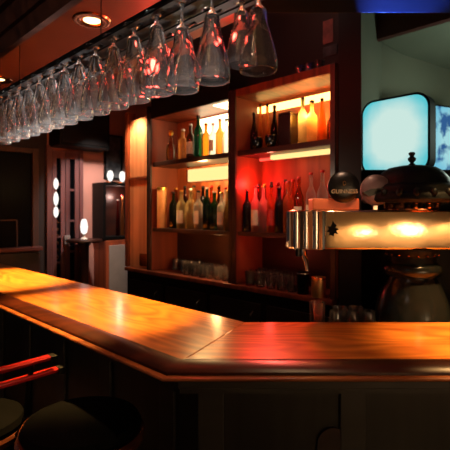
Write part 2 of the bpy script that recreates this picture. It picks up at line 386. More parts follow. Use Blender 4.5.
# white table lamp in front of the door, on a dark stand
bb, zz = far(74, 238)
t = thing('pedestal_table', 'dark reddish pedestal table standing in front of the glazed doors', 'table', W(FARA+.26, bb-.02, 0), DIAG)
bm = B(); lathe(bm, [(0,zz-.03), (.17,zz-.03), (.18,zz-.015), (.175,zz), (0,zz)], 28); obj('tabletop', bm, M['cabdark'], t, True)
bm = B(); lathe(bm, [(.14,0), (.14,.02), (.05,.05), (.035,.3), (.05,zz-.08), (.07,zz-.031)], 20); obj('pedestal', bm, M['cabdark'], t, True)
t = thing('table_lamp', 'small white glowing lamp on the pedestal table by the doors', 'lamp', W(FARA+.26, bb-.02, zz+.001), DIAG)
bm = B(); lathe(bm, [(0,0), (.035,0), (.03,.01), (.012,.02), (.012,.05), (0,.05)], 16); obj('base', bm, M['capwhite'], t, True)
bm = B(); lathe(bm, [(.012,.05), (.03,.07), (.037,.12), (.032,.17), (.02,.20), (0,.205)], 16); obj('lamp_shade', bm, M['whiteglow'], t, True)
# black box hung high over the doors
b0, _ = far(48, 130); b1, _ = far(97, 130); za = far(72, 150)[1]; zc = far(72, 112)[1]
t = thing('mounted_box', 'long black boxy unit hung high above the glazed doors', 'box', W(FARA+.01, b0, 0), DIAG)
bm = B(); box(bm, 0, .26, 0, b1-b0, za, zc, .01); obj('case', bm, M['black'], t)
bm = B(); box(bm, .261, .268, .03, b1-b0-.03, za+.03, zc-.03, .003); obj('front_grille', bm, M['blackbox'], t)
# framed dark picture with twin bulbs beneath
b0, zt = far(103.5, 134); b1, zb = far(121.5, 180)
t = thing('hanging_picture', 'dark framed picture on the pink wall above twin white bulbs', 'picture', W(FARA+.002, b0, 0), DIAG)
bm = B(); wq = b1-b0
for q in ((0,.02,zb,zt), (wq-.02,wq,zb,zt)): box(bm, 0, .025, *q, .003)
box(bm, 0, .025, .02, wq-.02, zb, zb+.02, .003); box(bm, 0, .025, .02, wq-.02, zt-.02, zt, .003); obj('picture_frame', bm, M['black'], t)
bm = B(); box(bm, .002, .012, .02, wq-.02, zb+.02, zt-.02); obj('print', bm, M['photo'], t)
t = thing('sconce', 'twin bulb sconce glowing white beneath the dark picture', 'lamp', W(FARA+.03, b0, 0), DIAG)
zs = far(112, 176)[1]
bm = B(); box(bm, -.002, .02, .01, wq-.01, zs-.085, zs-.065, .003); obj('base_plate', bm, M['copper'], t)
for px in (106.5, 118.5):
    bb = far(px, 174)[0]-b0; bm = B(); lathe(bm, [(0,-.07), (.02,-.06), (.034,-.02), (.036,.01), (.024,.045), (0,.055)], 14)
    o = obj('bulb', bm, M['whiteglow'], t, True); o.location = (.05, bb, zs)
    bm = B(); tube(bm, [(.015, bb, zs-.078), (.05, bb, zs-.078), (.05, bb, zs-.06)], .01, 8); obj('arm', bm, M['copper'], t)
# dark niche cabinet below and grey panel cupboard under it
b0, zt = far(92, 187); b1, zb = far(125, 238)
t = thing('niche_cabinet', 'open dark cabinet against the pink wall with reddish bottles inside', 'cabinet', W(FARA+.002, b0, 0), DIAG); wq = b1-b0
zm = far(108, 239)[1]; zt = far(108, 184)[1]
bm = B(); box(bm, 0, .015, 0, wq, zm+.01, zt, .002); obj('back_panel', bm, M['cabdark'], t)
for y0 in (0, wq-.03): bm = B(); box(bm, .016, .24, y0, y0+.03, zm+.01, zt, .003); obj('side_panel', bm, M['black'], t)
bm = B(); box(bm, .016, .24, .031, wq-.031, zt-.03, zt, .003); obj('top_board', bm, M['black'], t)
bm = B(); box(bm, .016, .24, .031, wq-.031, zm+.01, zm+.04, .003); obj('bottom_board', bm, M['black'], t)
t2 = thing('cupboard', 'grey panelled low cupboard under the open dark cabinet', 'cupboard', W(FARA+.002, b0+.02, 0), DIAG)
bm = B(); box(bm, 0, .26, 0, wq-.02, .02, zm, .004); obj('body', bm, M['cabside'], t2)
bm = B(); box(bm, .261, .275, .03, wq-.05, .15, zm-.05, .006); obj('door', bm, M['grey'], t2)

# ------------------------------------------------------------------ the bar counter
bar = thing('bar_counter', 'long angled bar counter of varnished orange oak with dark front', 'bar counter')
O_ab = (-1.0607, OB); I_ab = (-1.296, IB)
ins = .097
t8 = math.tan(PI/8)
# surface slabs (outer edge starts behind the moulding)
bm = B(); prism(bm, [(AEND, OB+ins), (-1.0607-ins*t8, OB+ins), I_ab, (AEND, IB)], TOP-.035, TOP, .004)
obj('countertop', bm, M['counter'], bar, rotz=DIAG)
bm = B(); prism(bm, [(OX+ins*t8, OY+ins), (XEND, OY+ins), (XEND, IY), (IX, IY)], TOP-.035, TOP, .004)
obj('countertop', bm, M['counter2'], bar)
pth = [W(AEND, OB).to_2d(), Vector((OX, OY)), Vector((XEND, OY))]
bm = B(); sweep(bm, pth, [(-.0965, TOP-.036), (-.0965, TOP+.002), (-.088, TOP+.010), (-.065, TOP+.012), (-.035, TOP+.008), (-.016, TOP+.001), (-.0085, TOP-.005), (-.0075, TOP-.012), (-.0075, TOP-.030), (-.03, TOP-.034)])
obj('edge_moulding', bm, M['moulding'], bar, True)
bm = B(); sweep(bm, pth, [(-.007, TOP-.0135), (.006, TOP-.0135), (.012, TOP-.016), (.014, TOP-.020), (.011, TOP-.025), (-.007, TOP-.027)])
obj('edge_bead', bm, M['bead'], bar, True)
bm = B(); sweep(bm, pth, [(-.10, TOP-.10), (-.085, TOP-.10), (-.085, TOP-.085), (-.075, TOP-.08), (-.075, TOP-.037), (-.10, TOP-.037)]); obj('apron', bm, M['apron'], bar)
bm = B(); sweep(bm, pth, [(-.27, .10), (-.24, .10), (-.24, TOP-.037), (-.27, TOP-.037)]); obj('front_panel', bm, M['barfront'], bar)
bm = B(); sweep(bm, pth, [(-.30, 0), (-.275, 0), (-.275, .10), (-.30, .10)]); obj('kick_board', bm, M['black'], bar)
bm = B(); sweep(bm, pth, [(-.60, 0), (-.57, 0), (-.57, TOP-.037), (-.60, TOP-.037)]); obj('rear_panel', bm, M['barfront'], bar)
for i in range(7):      # stiles on the long face
    a = -1.35 - i*.46
    bm = B(); box(bm, a-.045, a+.045, OB+.225, OB+.239, .10, TOP-.04, .004); obj('stile', bm, M['apron'], bar, rotz=DIAG)
for i in range(5):
    x = -.05 + i*.5
    bm = B(); box(bm, x-.045, x+.045, OY+.225, OY+.239, .10, TOP-.04, .004); obj('stile', bm, M['apron'], bar)
def arch_panel(bm, x, w, zt, z0, y, th):
    pts = [(-w/2, z0), (w/2, z0)] + [(w/2*math.cos(PI*i/14), zt - w/2 + w/2*math.sin(PI*i/14)) for i in range(15)]
    f = [bm.verts.new((x+p[0], y, p[1])) for p in pts]; g = [bm.verts.new((x+p[0], y+th, p[1])) for p in pts]
    n = len(pts); bm.faces.new(f); bm.faces.new(g[::-1])
    for i in range(n): bm.faces.new((f[i], g[i], g[(i+1)%n], f[(i+1)%n]))
    bmesh.ops.recalc_face_normals(bm, faces=bm.faces[:])
for x in (.382,):
    bm = B(); arch_panel(bm, x, .115, .79, .2, OY+.227, .012); obj('arched_panel', bm, M['cabdark'], bar)

# ------------------------------------------------------------------ canopy downlights (with real spots)
def downlight(p, label, power, size=52, blend=.55, col=(1.0, .58, .16)):
    t = thing('ceiling_light', label, 'ceiling light', (p[0], p[1], 2.51), 0, 'recessed lights in the canopy')
    bm = B(); lathe(bm, [(.043,-.003), (.056,-.010), (.088,-.008), (.094,-.002), (.094,-.0005), (.043,-.0005)], 32); obj('trim_ring', bm, M['copper'], t, True)
    bm = B(); lathe(bm, [(0,-.006), (.03,-.006), (.042,-.004), (.042,-.001)], 28); obj('lens', bm, M['lamp'], t, True)
    L = bpy.data.lights.new('canopy_spot', 'SPOT'); L.energy = power; L.color = col; L.spot_size = math.radians(size); L.spot_blend = blend; L.shadow_soft_size = .04
    lo = bpy.data.objects.new('canopy_spot', L); C.objects.link(lo); lo.location = (p[0], p[1], 2.495)
downlight((-.665, 2.2), 'round recessed ceiling light above the middle of the long bar', 480)
downlight((-1.635, 3.17), 'round recessed ceiling light further down the bar at left edge', 950)
downlight((1.12, 1.62), 'round recessed ceiling light over the front bar', 420, 50, .8, (1, .56, .20))
downlight((.02, 1.50), 'round recessed ceiling light over the bend of the bar', 22, 60, .8, (1, .60, .32))

# ------------------------------------------------------------------ glass rack and stemware
RB0, RB1 = .745, .90; RA0, RA1 = -3.2, -.56
rack = thing('hanging_glass_rack', 'dark wooden rack hung over the bar edge holding upturned stemware', 'glass rack', (0,0,0), DIAG)
bm = B(); box(bm, RA0, RA1, RB0, RB1, 2.130, 2.138, .003); obj('board', bm, M['black'], rack)
bm = B(); box(bm, RA0, RA1, RB0-.008, RB0-.0005, 2.124, 2.138, .002); obj('front_lip', bm, M['black'], rack)
for b in (.757, .862):
    for s in (-1, 1):
        bm = B(); box(bm, RA0, RA1, b+s*.0225-.008, b+s*.0225+.008, 2.109, 2.114); obj('rail', bm, M['black'], rack)
for a in (-.728, -1.57, -2.42, -3.1):
    bm = B(); box(bm, a-.006, a+.006, RB0, .795, 2.1142, 2.1298); obj('rail_spacer', bm, M['black'], rack)
    for b in (.88,):
        bm = B(); tube(bm, [(a, b, 2.1385), (a, b, 2.5095)], .0022, 8); obj('hanger_rod', bm, M['steel'], rack)
def stem_profile(R, bowl, stem, rim):
    """upturned glass hung by its foot; z=0 at the foot's underside when hanging; double wall"""
    zt = -stem; zr = -stem - bowl
    outer = [(0, .004), (.033, .003), (.034, .001), (.020, -.001), (.007, -.006), (.0042, -.02), (.004, zt+.012), (.008, zt), (.019, zt-.012)]
    prof = [(.24,.05),(.36,.15),(.52,.30),(.68,.46),(.82,.60),(.93,.73),(1.0,.86),(.99,.94),(rim,1.0)]
    outer += [(R*r, zt - bowl*q) for r, q in prof if R*r > .019]
    w = .0017
    inner = [(max(r-w, .001), z) for r, z in outer[8:]]
    inner[0] = (.012, zt-.014)
    return outer + [(inner[-1][0]+.0004, zr-.0008)] + inner[::-1] + [(0, zt-.008)]
protos = {}
def wine_glass(key, a, b, label):
    if key not in protos:
        R, bowl, stem, rim = {'big': (.0440, .150, .100, .95), 'mid': (.0460, .175, .066, .95), 'std': (.0500, .200, .026, .95), 'short': (.042, .150, .026, .93)}[key]
        bm = B(); lathe(bm, stem_profile(R, bowl, stem, rim), 28)
        o = obj('hanging_wine_glass', bm, M['wineglass'], None, True); protos[key] = o
    else:
        o = protos[key].copy(); C.objects.link(o)
    o.location = W(a, b, 2.1180); o.rotation_euler = (0, 0, random.random()*6)
    return tag(o, label, 'wine glass', 'stemware hanging over the bar')
ORD = ['', 'second', 'third', 'fourth', 'fifth', 'sixth', 'seventh', 'eighth', 'ninth', 'tenth', 'eleventh', 'twelfth', 'thirteenth', 'fourteenth', 'fifteenth', 'sixteenth', 'seventeenth', 'eighteenth', 'nineteenth', 'twentieth']
row1 = [-.651, -.803, -.921, -1.035, -1.15] + [-1.27 - .118*k for k in range(10)]
for i, a in enumerate(row1):
    lab = 'large clear wine glass hanging alone at the right end of the rack' if i == 0 else f'clear wine glass hanging in the front row of the rack, {ORD[i]} from the right'
    wine_glass('big' if i == 0 else 'mid' if i in (1, 2) else 'std', a, .757, lab)
for i in range(16):
    lab = f'shorter clear wine glass hanging in the back row of the rack, {ORD[i]} from the right' if i else 'shorter clear wine glass hanging at the right end of the back row'
    wine_glass('short', -.80 - .114*i, .862, lab)

# ------------------------------------------------------------------ back bar: base, deck, shelving
DECK = 1.072
base = thing('back_bar_base', 'long black base cabinet of the back bar under the bottle shelves', 'back bar', (0,0,0), DIAG)
A0, A1 = -3.33, -1.268
bm = B(); box(bm, A0, A1, CB, BW-.002, .08, DECK-.031, .004); obj('body', bm, M['black'], base)
bm = B(); box(bm, A0, A1, CB+.04, BW-.002, 0, .079); obj('kick_board', bm, M['black'], base)
bm = B(); box(bm, A0, A1, CB-.03, BW-.002, DECK-.03, DECK, .006); obj('deck', bm, M['cabinet'], base)
for i in range(4):
    a = A0 + .06 + i*.51; bm = B(); box(bm, a, a+.46, CB-.018, CB-.001, .16, DECK-.10, .005); dr = obj('door', bm, M['blackbox'], base)
    bm = B(); tube(bm, [(a+.40, CB-.019, .80), (a+.40, CB-.045, .82), (a+.40, CB-.045, .90), (a+.40, CB-.019, .92)], .006, 8); obj('handle', bm, M['steel'], dr)
S1, S2, CT = 1.955, 1.42, 2.31
def shelving(name, label, a0, a1, th, backm):
    t = thing(name, label, 'shelf unit', (0,0,0), DIAG)
    zb = DECK + .001
    for x0 in (a0, a1-th):
        bm = B(); box(bm, x0, x0+th, CB, BW-.016, zb, CT+.05, .003); obj('side_panel', bm, M['cabside'], t)
        bm = B(); box(bm, x0-.0005*(x0 > a0)*0, x0+th, CB-.014, CB-.0005, zb, CT+.05, .003); obj('stile', bm, M['cabdark'], t)
    bm = B(); box(bm, a0, a1, BW-.015, BW-.003, S2, CT+.05); obj('back_panel', bm, backm, t)
    bm = B(); box(bm, a0, a1, BW-.015, BW-.003, zb, S2-.0005); obj('lower_back_panel', bm, M['cabdark'], t)
    bm = B(); box(bm, a0+th+.0005, a1-th-.0005, CB, BW-.016, CT, CT+.03, .003); obj('top_board', bm, M['cabinet'], t)
    for z, tk in ((S1, .035), (S2, .028)):
        bm = B(); box(bm, a0+th+.0005, a1-th-.0005, CB+.005, BW-.016, z-tk, z, .003); obj('shelf', bm, M['cabdark'], t)
    return t
LA0, LA1 = -2.995, -2.045
RA0_, RA1_ = -2.043, -1.262
left = shelving('bottle_shelf_unit', 'left half of the lit back bar shelving with orange brown back', LA0, LA1, .033, M['cabback'])
right = shelving('bottle_shelf_unit', 'right half of the lit back bar shelving glowing red and orange', RA0_, RA1_, .033, M['cabside'])
bm = B(); box(bm, LA0+.034, LA1-.034, CB-.014, CB-.001, CT, CT+.22, .004); obj('cornice', bm, M['black'], left)
bm = B(); box(bm, RA0_+.034, RA1_-.034, CB-.010, CB-.0005, CT+.002, CT+.05, .002); obj('cornice', bm, M['cabinet'], right)
def a_back(px, b=BW-.02): return a_at(px, b)
# light fittings inside the shelves
bm = B(); box(bm, a_back(200), LA1-.036, BW-.03, BW-.0155, S1+.02, CT-.012, .003); obj('light_panel', bm, M['panelglow'], left)
bm = B(); box(bm, -2.27, LA1-.036, CB+.03, BW-.035, CT-.009, CT-.0005, .002); obj('light_panel', bm, M['panelglow'], left)
bm = B(); box(bm, a_back(190), LA1-.036, BW-.045, BW-.0155, 1.80, S1-.055, .004); obj('light_panel', bm, M['stripglow2'], left)
bm = B(); box(bm, a_back(262), RA1_-.05, BW-.075, BW-.035, CT-.075, CT-.03, .01); obj('light_tube', bm, M['stripglow'], right)
bm = B(); box(bm, a_at(272, 2.25), RA1_-.05, 2.23, 2.27, S1-.065, S1-.0365, .006); obj('light_tube', bm, M['stripglow2'], right)
bm = B(); box(bm, RA0_+.05, RA0_+.30, 2.33, 2.35, S1-.052, S1-.0365, .004); obj('red_light_tube', bm, M['redglow'], right)

# lit wooden pilaster and black post left of the shelving
t = thing('wood_panel', 'orange wooden panel lit from above left of the bottle shelves', 'wall panel', (0,0,0), DIAG)
pa0, pa1 = a_at(128, CB), a_at(147.5, CB)
bm = B(); box(bm, pa0, pa1, CB+.02, CB+.06, DECK+.001, 2.35, .004); obj('panel', bm, M['pilaster'], t)
bm = B(); box(bm, pa0+.0, pa1, CB+.005, CB+.019, 1.83, 1.85, .003); obj('rail', bm, M['cabinet'], t)
bm = B(); box(bm, pa0-.05, pa0-.001, CB, CB+.08, DECK+.001, 2.42, .004); obj('stile', bm, M['cabinet'], t)
bm = B(); box(bm, pa1+.001, LA0-.002, CB-.01, CB+.08, DECK+.001, 2.42, .003); obj('post', bm, M['black'], t)
pa = a_at(143, CB); zz = z_ab(260, pa, CB)
bm = B(); box(bm, pa-.06, pa+.05, CB+.004, CB+.0195, zz-.055, zz+.05, .004); so = obj('outlet_plate', bm, M['copper'], t)

# ------------------------------------------------------------------ bottles
BP = {  # radius factor profile (r, z) with unit radius/height
 'bordeaux': [(0,0),(.92,0),(1,.02),(1,.60),(.93,.66),(.60,.73),(.36,.78),(.33,.93),(.38,.94),(.38,.965),(.32,.97)],
 'spirit':   [(0,0),(.94,0),(1,.02),(1,.58),(.96,.62),(.72,.68),(.42,.73),(.36,.78),(.36,.92),(.42,.93),(.42,.96),(.34,.965)],
 'slim':     [(0,0),(.92,0),(1,.02),(1,.40),(.92,.50),(.62,.64),(.42,.75),(.36,.92),(.42,.93),(.42,.965),(.34,.97)],
 'cone':     [(0,0),(.95,0),(1,.03),(.96,.12),(.70,.40),(.45,.66),(.32,.84),(.32,.95),(.26,.96)],
 'decanter': [(0,0),(.9,0),(1,.04),(1,.38),(.86,.50),(.46,.60),(.30,.66),(.30,.78),(.42,.80),(.42,.83),(.3,.84)],
}
SHORT = dict(green='green', deepgreen='dark green', amber='amber', gold='pale gold', clear='clear', brown='brown', orange='orange', red='red', blue='dark blue', olive='olive', dark='near black')
def bottle(a, b, zbase, h, r, kind, glass, cap, lab, label, group):
    t = thing('bottle', label, 'bottle', W(a, b, zbase+.001), DIAG + random.uniform(-.4, .4), group)
    prof = [(r*q, h*z) for q, z in BP[kind]]
    bm = B(); lathe(bm, prof, 20); obj('body', bm, M['g_'+glass], t, True)
    zt = BP[kind][-1][1]; rn = r*BP[kind][-1][0]
    bm = B()
    if kind == 'decanter': lathe(bm, [(rn*.8,h*zt-.004),(rn*1.2,h*zt+.004),(rn*1.9,h*.92),(rn*1.2,h),(0,h)], 14)
    else: lathe(bm, [(rn*1.0,h*zt-.006),(rn*1.25,h*zt-.004),(rn*1.25,h*.995),(rn*1.1,h),(0,h)], 14)
    obj('cap', bm, M[cap], t, True)
    if lab:
        bm = B(); R = r*1.012
        hh = .42 if kind in ('bordeaux','spirit') else .28
        z0, z1 = h*.14, h*(.14+hh*.8)
        rr = (lambda z: R)
        lo = []; hi = []
        for i in range(15):
            th = -PI/2 - 1.15 + 2.3*i/14
            lo.append(bm.verts.new((rr(z0)*math.cos(th), rr(z0)*math.sin(th), z0))); hi.append(bm.verts.new((rr(z1)*math.cos(th), rr(z1)*math.sin(th), z1)))
        for i in range(14): bm.faces.new((lo[i], lo[i+1], hi[i+1], hi[i]))
        obj('paper_label', bm, M[lab], t, True)
    return t
G = 'bottles on the back bar shelves'
CAPN = dict(capgold='gold', capblack='black', capred='red', capwhite='white')
def row(shelf, where, items, b, zbase):
    lo, hi = (LA0+.036, LA1-.036) if items[0][0] < 235 else (RA0_+.036, RA1_-.036)
    As = [a_at(it[0], b) for it in items]; Rs = [it[2] for it in items]; n = len(As)
    for _ in range(60):
        As[0] = max(As[0], lo+Rs[0]); As[-1] = min(As[-1], hi-Rs[-1])
        for i in range(n-1):
            gap = Rs[i]+Rs[i+1]+.004 - (As[i+1]-As[i])
            if gap > 0: As[i] -= gap/2; As[i+1] += gap/2; Rs[i] *= .995; Rs[i+1] *= .995
    As[0] = max(As[0], lo+Rs[0]); As[-1] = min(As[-1], hi-Rs[-1])
    for i, (px, h, r, kind, gl, cap, lab) in enumerate(items):
        pos = 'leftmost' if i == 0 else f'{ORD[i]} from left'
        form = dict(bordeaux='wine bottle', spirit='spirit bottle', slim='slim bottle', cone='cone shaped bottle', decanter='stoppered decanter')[kind]
        bottle(As[i], b, zbase, h, Rs[i]*.97, kind, gl, cap, lab, f'{SHORT[gl]} {form} with {CAPN[cap]} cap, {where}, {pos}', G)
row('', 'front row of lower left shelf', [
  (173.5, .29, .036, 'bordeaux', 'green', 'capblack', None), (181.5, .30, .040, 'spirit', 'gold', 'capgold', 'paper'), (190.5, .31, .038, 'spirit', 'gold', 'capwhite', None),
  (198.5, .29, .038, 'spirit', 'clear', 'capblack', 'paper'), (207, .31, .034, 'bordeaux', 'deepgreen', 'capwhite', None), (214.5, .28, .034, 'spirit', 'green', 'capwhite', None),
  (221.5, .27, .032, 'spirit', 'clear', 'capgold', 'paper'), (228, .28, .030, 'slim', 'olive', 'capgold', None)], 2.19, S2)
row('', 'back row of lower left shelf', [
  (176, .33, .034, 'slim', 'amber', 'capgold', None), (185, .34, .034, 'bordeaux', 'brown', 'capblack', None), (194, .34, .034, 'slim', 'gold', 'capblack', None),
  (203, .33, .034, 'bordeaux', 'dark', 'capblack', None), (211.5, .33, .032, 'slim', 'amber', 'capred', None), (219, .33, .032, 'slim', 'brown', 'capgold', None), (225.5, .31, .03, 'slim', 'clear', 'capred', None)], 2.30, S2)
t = thing('bottle_tube', 'tall pale orange cylindrical carton at left end of lower shelf', 'carton', W(a_at(161.5, 2.16), 2.165, S2+.001), DIAG)
bm = B(); lathe(bm, [(0,0), (.038,0), (.039,.004), (.039,.30), (.037,.304), (0,.304)], 24); obj('body', bm, M['orangecard'], t, True)
bm = B(); lathe(bm, [(0,.305), (.041,.305), (.041,.325), (.038,.33), (0,.33)], 24); obj('lid', bm, M['capgold'], t, True)
row('', 'upper left shelf', [
  (171, .25, .040, 'decanter', 'amber', 'capgold', None), (183, .24, .038, 'spirit', 'orange', 'capwhite', None), (190.5, .27, .034, 'spirit', 'brown', 'capwhite', 'paper'),
  (198.5, .32, .036, 'bordeaux', 'deepgreen', 'capblack', None), (206, .25, .034, 'spirit', 'amber', 'capgold', None), (213, .24, .032, 'spirit', 'clear', 'capred', 'paper'), (220, .26, .032, 'spirit', 'orange', 'capblack', None), (226.5, .25, .030, 'slim', 'clear', 'capblack', None)], 2.20, S1)
row('', 'upper right shelf', [
  (243.5, .27, .028, 'slim', 'dark', 'capblack', None), (250, .32, .030, 'cone', 'orange', 'capblack', None), (263.5, .31, .032, 'cone', 'orange', 'capblack', None), (273.5, .29, .028, 'slim', 'dark', 'capblack', None),
  (303, .30, .030, 'bordeaux', 'olive', 'capblack', None), (312, .27, .034, 'spirit', 'gold', 'capblack', None), (322.5, .27, .034, 'cone', 'orange', 'capblack', None), (331.5, .25, .032, 'decanter', 'amber', 'capred', None)], 2.26, S1)
t = thing('carton', 'black square bottle carton standing on the upper right shelf', 'carton', W(a_at(288.5, 2.24), 2.24, S1+.001), DIAG)
bm = B(); box(bm, -.048, .048, -.045, .045, 0, .20, .003); obj('body', bm, M['blackbox'], t)
bm = B(); box(bm, -.049, .049, -.046, .046, .201, .215, .003); obj('lid', bm, M['cabdark'], t)
for i, px in enumerate((257, 271)):
    bm = B(); lathe(bm, [(0,0), (.02,0), (.034,.02), (.039,.05), (.036,.075), (.032,.078), (.034,.05), (.028,.02), (0,.012)], 22)
    o = obj('bowl', bm, M['blackgloss'], None, True, W(a_at(px, 2.17), 2.17, S1+.001)); tag(o, ['small dark bowl on upper right shelf below the first orange bottle', 'small dark bowl on upper right shelf beside the black carton'][i], 'bowl', 'dark bowls on the upper shelf')
row('', 'front row of lower right shelf', [
  (247, .28, .031, 'spirit', 'blue', 'capred', None), (255.5, .30, .031, 'spirit', 'clear', 'capred', 'paper'), (263.5, .30, .031, 'spirit', 'clear', 'capgold', None), (271.5, .30, .031, 'spirit', 'orange', 'capblack', 'redpaper'),
  (279.5, .29, .031, 'spirit', 'blue', 'capred', None), (287.5, .32, .031, 'spirit', 'orange', 'capred', None), (299, .34, .031, 'bordeaux', 'amber', 'capred', 'paper'), (311, .36, .031, 'bordeaux', 'clear', 'capred', 'paper'), (322.5, .37, .033, 'bordeaux', 'clear', 'capred', 'redpaper')], 2.18, S2)
row('', 'back row of lower right shelf', [
  (251, .32, .03, 'slim', 'red', 'capblack', None), (260, .32, .03, 'slim', 'amber', 'capgold', None), (268, .33, .03, 'slim', 'red', 'capblack', None), (276.5, .33, .03, 'slim', 'red', 'capred', None), (284, .34, .03, 'slim', 'amber', 'capblack', None), (293.5, .34, .03, 'slim', 'orange', 'capred', None)], 2.30, S2)
# bottles inside the far niche cabinet
nb = far(117, 230)
for i, (px, m, c) in enumerate(((112.6, 'red', 'capwhite'), (117.2, 'orange', 'capred'), (121.6, 'clear', 'capred'))):
    bb = far(px, 230)[0]
    t = thing('bottle', f'{SHORT[m]} bottle in the open dark cabinet on the pink wall, {["left", "middle", "right"][i]}', 'bottle', W(FARA+.14, bb-.02, zm+.041), DIAG, 'bottles in the far cabinet')
    h = .40 + .05*(i == 1); bm = B(); lathe(bm, [(.020*q, h*z) for q, z in BP['slim']], 14); obj('body', bm, M['g_'+m], t, True)
    bm = B(); lathe(bm, [(.012,h*.965),(.015,h*.967),(.015,h),(0,h)], 10); obj('cap', bm, M[c], t, True)

# ------------------------------------------------------------------ tumblers
def tumbler_mesh(r0, r1, h):
    bm = B(); lathe(bm, [(0,0), (r0*.95,0), (r0,.004), (r1,h), (r1-.0022,h), (r0-.003,.012), (0,.010)], 20); return bm
tproto = obj('tumbler', tumbler_mesh(.028, .035, .09), M['tumbler'], None, True)
first = [True]
def tumbler(loc, label, group, up=True, sc=1.0):
    o = tproto if first[0] else tproto.copy()
    if not first[0]: C.objects.link(o)
    first[0] = False
    o.location = loc; o.scale = (sc, sc, sc)
    o.rotation_euler = (0 if up else PI, 0, random.random())
    if not up: o.location.z += .09*sc
    return tag(o, label, 'tumbler', group)
for r, (b, pxs) in enumerate(((2.17, (187, 194.8, 202.6, 210.4, 218.2, 226)), (2.29, (176, 183.5, 191, 198.8, 206.6, 214.4, 222.2)))):
    for i, px in enumerate(pxs):
        tumbler(W(a_at(px, b), b, DECK+.001), f'clear tumbler under the left bottle shelves, {["front", "back"][r]} row, {ORD[i]+" from left" if i else "leftmost"}', 'tumblers on the back bar deck', up=(r == 0))
for r, (b, pxs) in enumerate(((2.15, (250, 260.5, 271, 281.5, 292)), (2.24, (253.5, 265, 277, 288.5, 300)), (2.33, (263, 274, 285, 296)))):
    for i, px in enumerate(pxs):
        tumbler(W(a_at(px, b), b, DECK+.001), f'clear tumbler under the right bottle shelves, {["front", "middle", "back"][r]} row, {ORD[i]+" from left" if i else "leftmost"}', 'tumblers on the back bar deck', up=(r != 1))
for i, px in enumerate((299.5, 309.5, 319.5)):
    tumbler(W(a_at(px, 2.17), 2.17, CT+.051 - .0205), f'small dim tumbler on top of the right shelf unit, {["left", "middle", "right"][i]}', 'tumblers on top of the shelving', sc=.85)
# brass beaker and black cup at the front of the deck
t = thing('beaker', 'shiny brass beaker on the back bar deck right of a black cup', 'beaker', W(a_at(318.5, 2.125), 2.125, DECK+.001))
bm = B(); lathe(bm, [(0,0), (.038,0), (.040,.004), (.040,.112), (.0385,.112), (.0375,.008), (0,.006)], 28); obj('body', bm, M['beaker'], t, True)
bm = B(); lathe(bm, [(.0405,.100), (.0425,.102), (.0425,.110), (.0405,.112)], 28); obj('rim', bm, M['copper'], t, True)
t = thing('cup', 'black cup on the back bar deck left of the brass beaker', 'cup', W(a_at(303, 2.135), 2.135, DECK+.001))
bm = B(); lathe(bm, [(0,0), (.032,0), (.034,.004), (.038,.125), (.036,.125), (.032,.008), (0,.006)], 24); obj('body', bm, M['blackgloss'], t, True)
bm = B(); lathe(bm, [(.0385,.117), (.0395,.119), (.0395,.124), (.0385,.126)], 24); obj('rim', bm, M['chrome'], t, True)

# ------------------------------------------------------------------ work bench behind the front bar
t = thing('work_bench', 'dark steel work bench behind the front bar under the beer font', 'bench')
pts = [(.30, 1.95), (2.2, 1.95), (2.2, 2.42), (.775, 2.42), (.745, 2.25), (.30, 2.25)]
bm = B(); prism(bm, pts, .92, .95, .003); obj('worktop', bm, M['steel'], t)
for x, y in ((.36, 1.99), (2.12, 1.99), (2.12, 2.36), (.36, 2.19)):
    bm = B(); box(bm, x-.02, x+.02, y-.02, y+.02, 0, .919, .003); obj('leg', bm, M['steel'], t)
bm = B(); box(bm, .34, 2.16, 2.0, 2.2, .3, .32); obj('shelf', bm, M['steel'], t)
bm = B(); box(bm, .465, .71, 2.0, 2.175, .951, 1.0, .006); o = obj('glass_tray', bm, M['black']); tag(o, 'low black tray behind the front bar carrying small glasses', 'tray')
for i, (x, y, up) in enumerate(((.515, 2.045, False), (.592, 2.045, False), (.667, 2.045, False), (.555, 2.125, True), (.632, 2.125, True))):
    tumbler((x, y, 1.001), f'upturned glass behind the front bar left of the black pedestal, {["front left", "front middle", "front right", "back left", "back right"][i]}' if not up else f'clear glass behind the front bar left of the black pedestal, {["", "", "", "back left", "back right"][i]}', 'glasses behind the front bar', up=up, sc=1.02)
bm = B(); lathe(bm, [(0,0), (.030,0), (.031,.004), (.036,.19), (.034,.19), (.028,.012), (0,.010)], 24)
o = obj('pint_glass', bm, M['tumbler'], None, True, (.42, 2.0, .951)); tag(o, 'tall clear pint glass behind the bar below the brass beaker', 'glass')

# ------------------------------------------------------------------ beer font
FX, FY = .909, 2.14; MP = FY/F
zy = lambda y: CAMZ + (HORY - y)*MP
font = thing('beer_font', 'large brass beer font on a glossy black bell pedestal with domed crown', 'beer font', (FX, FY, 0))
R = lambda px: px*MP
bm = B(); lathe(bm, [(0,.951), (R(39),.951), (R(39.5),.97), (R(38),zy(326)), (R(35.5),zy(312)), (R(33),zy(300)), (R(29.5),zy(290)), (R(25),zy(281)), (R(22.5),zy(276)), (R(22.5),zy(275.5))], 40); obj('pedestal', bm, M['bell'], font, True)
bm = B(); lathe(bm, [(R(22),zy(275.3)), (R(26),zy(275)), (R(28),zy(272)), (R(28.5),zy(268)), (R(27),zy(264)), (R(24),zy(262.3)), (R(24),zy(262))], 40); obj('collar', bm, M['bell'], font, True)
bm = B(); lathe(bm, [(R(23),zy(261.8)), (R(22),zy(256)), (R(25),zy(251)), (R(25),1.374)], 36); nk = obj('neck', bm, M['ceramic'], font, True)
for i in range(18):
    th = 2*PI*i/18; bm = B(); bmesh.ops.create_icosphere(bm, subdivisions=1, radius=.006); o = obj('stud', bm, M['copper'], nk, True); o.location = (R(24.5)*math.cos(th), R(24.5)*math.sin(th), zy(254))
ZB, ZT = 1.375, 1.558; HL = FX - .314; DP = .11
